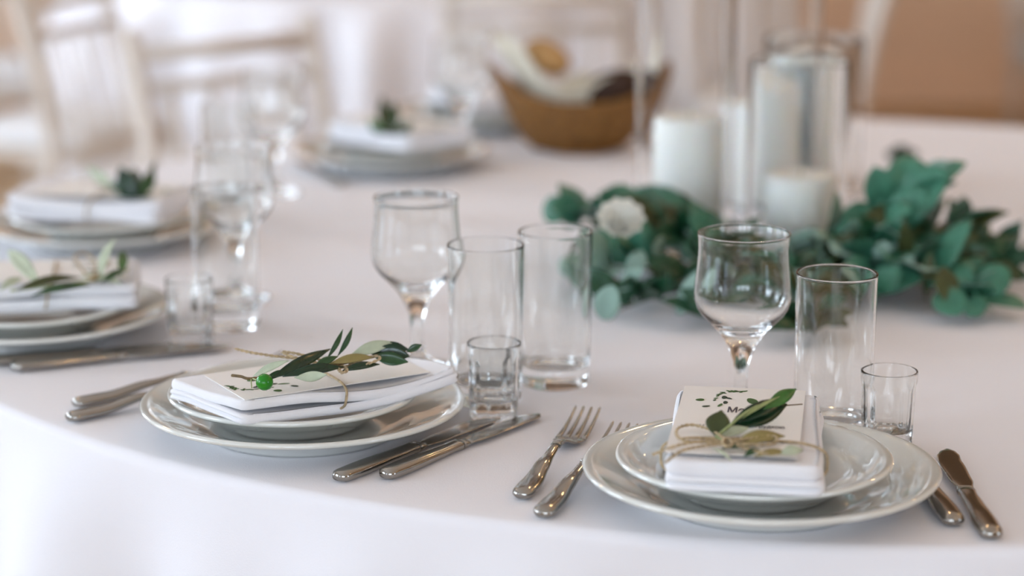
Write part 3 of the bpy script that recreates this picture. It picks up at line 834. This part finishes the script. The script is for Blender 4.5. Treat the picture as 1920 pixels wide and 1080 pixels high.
# ------------------------------------------------------------------ greenery round the candles
def unit_leaf(name, mats, wl, **k):
    V, F, M = leaf_geo(1.0, wl, th=.01, nl=8, nw=4, **k)
    return mesh_data(name, V, F, list(mats), True, M)
EU = [unit_leaf('leaf', ('eucalyptus_leaf', 'eucalyptus_pale'), .80, bend=.05, fold=.10, tipround=1, shape=.85), unit_leaf('leaf', ('eucalyptus_leaf', 'eucalyptus_leaf'), .7, bend=.10, fold=.15, tipround=1),
      unit_leaf('leaf', ('eucalyptus_pale', 'eucalyptus_leaf'), .72, bend=.08, fold=.05, tipround=1, shape=.9)]
RU = [unit_leaf('leaf', ('ruscus_leaf', 'ruscus_leaf'), .42, bend=.08, fold=.12), unit_leaf('leaf', ('ruscus_leaf', 'eucalyptus_leaf'), .5, bend=.12, fold=.2, twist=.4),
      unit_leaf('leaf', ('moss_leaf', 'ruscus_leaf'), .4, bend=.1, fold=.2, twist=-.4)]
CYL = [(KA, .056), (KF, .056), (KT, .056), (KS, .065)]
def clear_of_cylinders(p, m=.004):
    return all((Vector((p.x, p.y))-c).length > r+m for c, r in CYL)
def branch(kind, pts, n, L, label, seed, extra=(), stem_mat='twig'):
    rnd = random.Random(seed)
    P = catmull([Vector((p[0], p[1], TZ+p[2])) for p in pts], 10)
    nm = 'eucalyptus_branch' if kind == 'e' else 'ruscus_branch'
    t = thing(nm, label, 'foliage', P[0], group='greenery round the candles')
    obj('stem', tube([p-P[0] for p in P], [max(.0008, .0018*(1-i/len(P))) for i in range(len(P))], 6), stem_mat, t)
    k = 0
    for i in range(n):
        u = (i+.6)/n; q = P[min(len(P)-1, int(u*(len(P)-1)))]
        d = (P[min(len(P)-1, int(u*(len(P)-1))+1)] - P[max(0, int(u*(len(P)-1))-1)]).normalized()
        side = d.cross(Vector((0, 0, 1))).normalized()*(1 if i % 2 else -1)
        for tr in range(12):
            l = L*1.15*rnd.uniform(.75, 1.25)*(1-.25*u)
            dirn = (d*rnd.uniform(.1, .9) + side*rnd.uniform(.3, 1) + Vector((0, 0, rnd.uniform(-.15, .95)))).normalized()
            tip = q + dirn*l
            mid = q + dirn*l*.5
            if tip.z > TZ+.010 and clear_of_cylinders(tip, .010) and clear_of_cylinders(mid, .016) and clear_of_cylinders(q): break
        else: continue
        nrm = Vector((rnd.uniform(-.6, .6), rnd.uniform(-1.0, .2), rnd.uniform(.3, 1)))
        me = rnd.choice(EU if kind == 'e' else RU)
        o = bpy.data.objects.new('leaf', me); col.objects.link(o); o.parent = t
        m = orient(q, tip, nrm) @ Matrix.Diagonal((l, l, l, 1))
        o.matrix_basis = Matrix.Translation(-P[0]) @ m
    for (b, e, z0, z1, w, mats, nr) in extra:
        leaf(t, at(b[0], b[1], z0), at(e[0], e[1], z1), w/1720., nr, mats, bend=.05, fold=.10, tipround=1 if 'euc' in mats[0] else 0)
    return t
EL, EP, RL, ML = ('eucalyptus_leaf', 'eucalyptus_pale'), ('eucalyptus_pale', 'eucalyptus_leaf'), ('ruscus_leaf', 'eucalyptus_leaf'), ('moss_leaf', 'moss_leaf')
branch('e', [(.30, 2.375, .006), (.22, 2.345, .03), (.14, 2.31, .03), (.075, 2.30, .015)], 24, .062, 'eucalyptus branch reaching left in front of the tall left candle', 1,
       [((1130, 600), (1150, 535), .012, .05, 46, EP, (-.2, -1, .3)), ((1270, 590), (1330, 500), .012, .06, 40, EP, (-.3, -1, .3)), ((1160, 545), (1205, 500), .03, .055, 26, EP, (-.1, -1, .5)), ((1205, 470), (1180, 520), .06, .035, 34, EP, (0, -1, .4))])
branch('e', [(.25, 2.43, .006), (.17, 2.43, .04), (.10, 2.45, .055), (.055, 2.46, .045)], 20, .055, 'eucalyptus branch spreading left beneath the white rose', 2,
       [((1140, 430), (1112, 368), .03, .075, 48, EL, (0, -1, .3)), ((1215, 420), (1200, 350), .035, .085, 26, EL, (.2, -1, .2)), ((1090, 425), (1040, 398), .03, .045, 24, RL, (0, -1, .4))])
branch('r', [(.28, 2.40, .006), (.21, 2.37, .035), (.15, 2.37, .05), (.10, 2.39, .04)], 26, .062, 'dark green leafy branch beside the white rose', 3,
       [((1215, 485), (1240, 393), .02, .075, 40, RL, (.3, -1, .2)), ((1195, 470), (1215, 405), .025, .065, 32, ML, (-.2, -1, .3))])
branch('r', [(.22, 2.30, .006), (.16, 2.225, .018), (.105, 2.19, .008)], 22, .056, 'low dark green branch at the front left of the greenery', 4)
branch('e', [(.25, 2.36, .006), (.235, 2.28, .025), (.27, 2.21, .014)], 18, .052, 'eucalyptus branch behind the sharpest wine glass', 5)
branch('e', [(.29, 2.36, .006), (.36, 2.345, .04), (.41, 2.35, .07), (.44, 2.37, .095)], 22, .060, 'eucalyptus branch rising right of the lowest candle', 6,
       [((1655, 395), (1640, 312), .075, .125, 60, EL, (.05, -1, .25)), ((1575, 480), (1618, 412), .03, .075, 76, EL, (.1, -1, .45)), ((1570, 500), (1590, 470), .02, .045, 40, EP, (0, -1, .4)), ((1510, 500), (1518, 445), .02, .055, 28, RL, (0, -1, .3)),
        ((1640, 480), (1665, 455), .05, .065, 24, EP, (0, -1, .5))])
branch('r', [(.31, 2.33, .006), (.38, 2.31, .04), (.44, 2.33, .05), (.50, 2.37, .035)], 30, .062, 'dark green leafy branch in the middle of the right greenery', 7,
       [((1700, 500), (1695, 410), .03, .085, 30, ML, (-.1, -1, .2)), ((1650, 530), (1715, 480), .02, .05, 26, EP, (.1, -1, .5)), ((1730, 450), (1790, 445), .05, .045, 26, RL, (0, -1, .5)), ((1735, 560), (1745, 470), .01, .06, 24, ML, (0, -1, .3))])
branch('e', [(.34, 2.31, .006), (.41, 2.27, .03), (.455, 2.235, .02), (.475, 2.20, .012)], 20, .056, 'eucalyptus branch hanging forward at right with round leaves', 8,
       [((1760, 545), (1800, 590), .03, .012, 62, EL, (0, -1, .6)), ((1815, 560), (1840, 592), .025, .010, 50, EL, (.2, -1, .5)), ((1770, 500), (1775, 570), .05, .02, 44, ML, (.1, -1, .4))])
branch('r', [(.36, 2.36, .006), (.45, 2.37, .03), (.51, 2.385, .03), (.56, 2.40, .012)], 24, .056, 'dark branch trailing off at the right end of the greenery', 9,
       [((1880, 525), (1815, 455), .012, .055, 56, RL, (.1, -1, .5)), ((1800, 530), (1910, 505), .012, .016, 40, RL, (0, -.8, .6))])
branch('r', [(.215, 2.38, .006), (.225, 2.28, .024), (.215, 2.20, .016), (.20, 2.145, .008)], 26, .058, 'dark green branch in front of the tall left candle', 10)
branch('r', [(.275, 2.34, .006), (.285, 2.24, .022), (.288, 2.15, .014), (.282, 2.09, .008)], 26, .056, 'dark green branch between the sharpest wine glass and tumbler', 11)
branch('e', [(.335, 2.37, .006), (.365, 2.29, .035), (.37, 2.22, .012)], 18, .056, 'eucalyptus branch low in front of the lowest candle', 12)
branch('r', [(.40, 2.33, .006), (.46, 2.30, .025), (.52, 2.31, .02)], 20, .052, 'dark green branch low at the right of the greenery', 13)
# white rose
def rose(p, label):
    t = thing('rose', label, 'flower', p)
    me = {}
    for ring, (n, R, L, tilt) in enumerate([(3, .002, .020, .10), (5, .005, .024, .25), (6, .009, .027, .42), (10, .014, .029, .65)]):
        V, F, M = leaf_geo(L, L*1.35, bend=-.10, fold=.35, tipround=1, shape=.75, nl=8, nw=6)
        m = mesh_data('petal', V, F, ['rose_petal', 'rose_petal'], True, M)
        for k in range(n):
            a = 2*PI*k/n + ring*.6
            o = bpy.data.objects.new('petal', m); col.objects.link(o); o.parent = t
            out = Vector((math.cos(a), math.sin(a), 0))
            base = out*R*.4 + Vector((0, 0, .002)); tip = base + (out*math.sin(tilt) + Vector((0, 0, math.cos(tilt))))*L
            o.matrix_basis = orient(base, tip, -out*math.cos(tilt) + Vector((0, 0, math.sin(tilt)+.01)))
    obj('calyx', lathe([(0, -.008), (.004, -.006), (.007, 0), (.006, .004), (0, .004)], 16), 'green_stem', t)
    obj('stem', tube([(0, 0, -.006), (.006, .006, -.03), (.016, .02, -.062)], .0018, 6), 'green_stem', t)
    t.rotation_euler = (.75, 0, 0); t.scale = (.98, .98, .98)
    return t
rose(at(1163, 432, .080), 'white rose among the greenery left of the candles')

# ------------------------------------------------------------------ bread basket
def basket(c):
    t = thing('bread_basket', 'brown woven boat-shaped basket behind the candles', 'basket', (c[0], c[1], TZ+.0003), .12)
    A, B, H = .125, .062, .060
    def ring(u, e=0.0):
        pts = []
        for i in range(48):
            q = 2*PI*i/48; s = .52+.48*u**.7
            x = (A+e)*s*math.cos(q); y = (B+e)*s*math.sin(q)
            z = .006 + H*u + .05*u*abs(math.cos(q))**3
            pts.append(Vector((x, y, z)))
        return pts
    for k in range(11):
        obj('coil', tube(ring(k/10), .0042, 8, closed=True), 'wicker', t)
    for i in range(24):
        q = i*2
        obj('stake', tube([ring(u/6, .003)[q] for u in range(7)], .0022, 6), 'wicker', t)
    V = []; R0 = ring(0)
    obj('base', lathe([(0, .001), (.055, .001), (.06, .004), (.055, .007), (0, .007)], 40), 'wicker', t)
    # scale the base to the boat outline
    t.children[-1].scale = (1.05, .5, 1)
    rim = ring(1.0)
    obj('rim', tube([p + Vector((0, 0, .004)) for p in rim], .0055, 8, closed=True), 'wicker', t)
    return t
BK = Vector((.095, 3.20))
basket(BK)
def liner(c):
    V, F = [], []; rnd = random.Random(4); nr, n = 9, 72
    for j in range(nr+1):
        u = j/nr
        for i in range(n):
            q = 2*PI*i/n
            s = .35 + .80*u
            drape = max(0, u-.72)/.28
            x = .100*s*math.cos(q); y = .047*s*math.sin(q)
            z = .026 + .058*u + .060*u*abs(math.cos(q))**3 + .018*math.sin(5*q+1)*u*u + (.035*max(0, math.cos(q+2.6))*u)
            V.append(Vector((x, y, z)))
    K = len(V)
    V += [v + Vector((0, 0, -.0016)) for v in V]
    for j in range(nr):
        for i in range(n):
            a, b = j*n+i, j*n+(i+1) % n
            F.append((a, b, b+n, a+n)); F.append((a+K, a+n+K, b+n+K, b+K))
    for i in range(n):
        a, b = nr*n+i, nr*n+(i+1) % n; F.append((a, b, b+K, a+K))
    F.append(tuple(range(n-1, -1, -1))); F.append(tuple(K+i for i in range(n)))
    o = obj('basket_napkin', (V, F), 'cream_cloth', loc=(c[0]-.01, c[1], TZ+.001), rot=(0, 0, .12))
    tag(o, 'cream cloth lining the woven basket', 'cloth')
liner(BK)
def bread(c, sx, sy, sz, rot, mat, label):
    prof = [(0, -1), (.5, -.93), (.85, -.6), (1, -.1), (.95, .35), (.72, .75), (.4, .95), (0, 1)]
    g = lathe(prof, 32); V = [Vector((v.x*sx*(1+.06*math.sin(v.z*5+v.y*7)), v.y*sy, v.z*sz)) for v in g[0]]
    o = obj('bread_or_hole_lump', (V, g[1]), mat, loc=c, rot=rot)
    tag(o, label, 'bread', 'bread in the basket')
bread((BK.x-.045, BK.y+.004, TZ+.132), .036, .026, .022, (.2, .5, .3), 'bread_crust', 'golden bread roll on top of the cream basket cloth')
bread((BK.x+.050, BK.y-.022, TZ+.092), .046, .030, .024, (0, -.2, .1), 'basket_hole_dark', 'dark lump standing for the shaded hole at the right of the basket')  # dark lump put in for the shade inside the basket
# small dark leaf lying far right
s8 = sprig('lying small and dark on the cloth right of the candles', at(1690, 300, .004))
stem(s8, [(1665, 300, .003), (1690, 298, .005), (1715, 294, .004)], .0012, 'twig')
for b, e, z0, z1, w in [((1670, 300), (1700, 272), .004, .024, 26), ((1685, 300), (1722, 285), .004, .014, 24), ((1690, 300), (1660, 285), .004, .014, 22)]:
    lf(s8, b, e, z0, z1, w, 'olive_leaf_dark', (0, -1, .4), s=1350.)

# ------------------------------------------------------------------ chairs
def make_chair(label):
    t = thing('banquet_chair', label, 'chair', group='pale wooden banquet chairs')
    H = .842; sw = .185; sd = .18; sz = .43
    for s in (-1, 1):
        obj('leg', tube([(s*sw, sd, 0), (s*sw*.97, sd, sz)], [.013, .016], 12), 'chair_wood', t)
        bp = obj('back_post', tube(catmull([(s*sw, -sd-.03, 0), (s*sw*.98, -sd+.005, sz*.6), (s*sw*.98, -sd, sz+.03), (s*sw*.96, -sd-.03, .68), (s*sw*.95, -sd-.075, H)], 6), .0145, 12), 'chair_wood', t)
        obj('finial', moved(lathe([(0, -.004), (.012, -.004), (.017, .006), (.015, .016), (.008, .022), (0, .023)], 16), (s*sw*.95, -sd-.075, H)), 'chair_wood', bp)
        obj('side_stretcher', tube([(s*sw, sd, .16), (s*sw, -sd, .16)], .010, 10), 'chair_wood', t)
    for z, yb, r in ((H-.02, -sd-.072, .014), (H-.075, -sd-.06, .011), (sz+.10, -sd-.006, .011)):
        obj('back_rail', tube([(-sw*.95, yb, z), (sw*.95, yb, z)], r, 12), 'chair_wood', t)
    for k in range(4):
        x = (-1.5+k)*sw*.42
        obj('spindle', tube([(x, -sd-.006, sz+.10), (x, -sd-.06, H-.075)], .0075, 10), 'chair_wood', t)
    for y in (sd, -sd):
        obj('stretcher', tube([(-sw, y, .22), (sw, y, .22)], .010, 10), 'chair_wood', t)
    st = obj('seat', moved(slab_geo(sw*2+.03, sd*2+.03, .03, 1, 1, random.Random(1), 0, 0, 10, 10, 6), (0, 0, sz)), 'chair_wood', t)
    obj('cushion', moved(slab_geo(sw*2, sd*2, .045, 1, 1, random.Random(2), -.006, .001, 14, 14, 8), (0, 0, sz+.026)), 'cushion_fabric', st)
    return t
def face(dx, dy): return math.atan2(-dx, dy)
ch = make_chair('pale wooden chair pulled up behind the far left of the set table')
d = Vector((.64, -.77)); bc = Vector((-.485, 3.80)); o = bc + d*.25
ch.location = (o.x, o.y, 0); ch.rotation_euler = (0, 0, face(d.x, d.y))
for (x, y, dx, dy, lab) in [(-.66, 4.45, .95, -.3, 'pale wooden chair at the left edge with a broad leaning post'), (-1.02, 5.1, .9, -.45, 'pale wooden chair with white cushion behind the left edge chair'),
                            (-1.46, 6.0, .9, .3, 'farthest pale wooden chair at left near the draped table'),
                            (.06, 4.80, .05, 1, 'pale wooden chair with its back to the bread basket'), (.63, 5.3, -1, .1, 'pale wooden chair seen as one post right of the candles'),
                            (1.66, 6.4, 1, .05, 'pale wooden chair at the far right edge of the picture')]:
    dup(ch, (x, y, 0), face(dx, dy), lab)
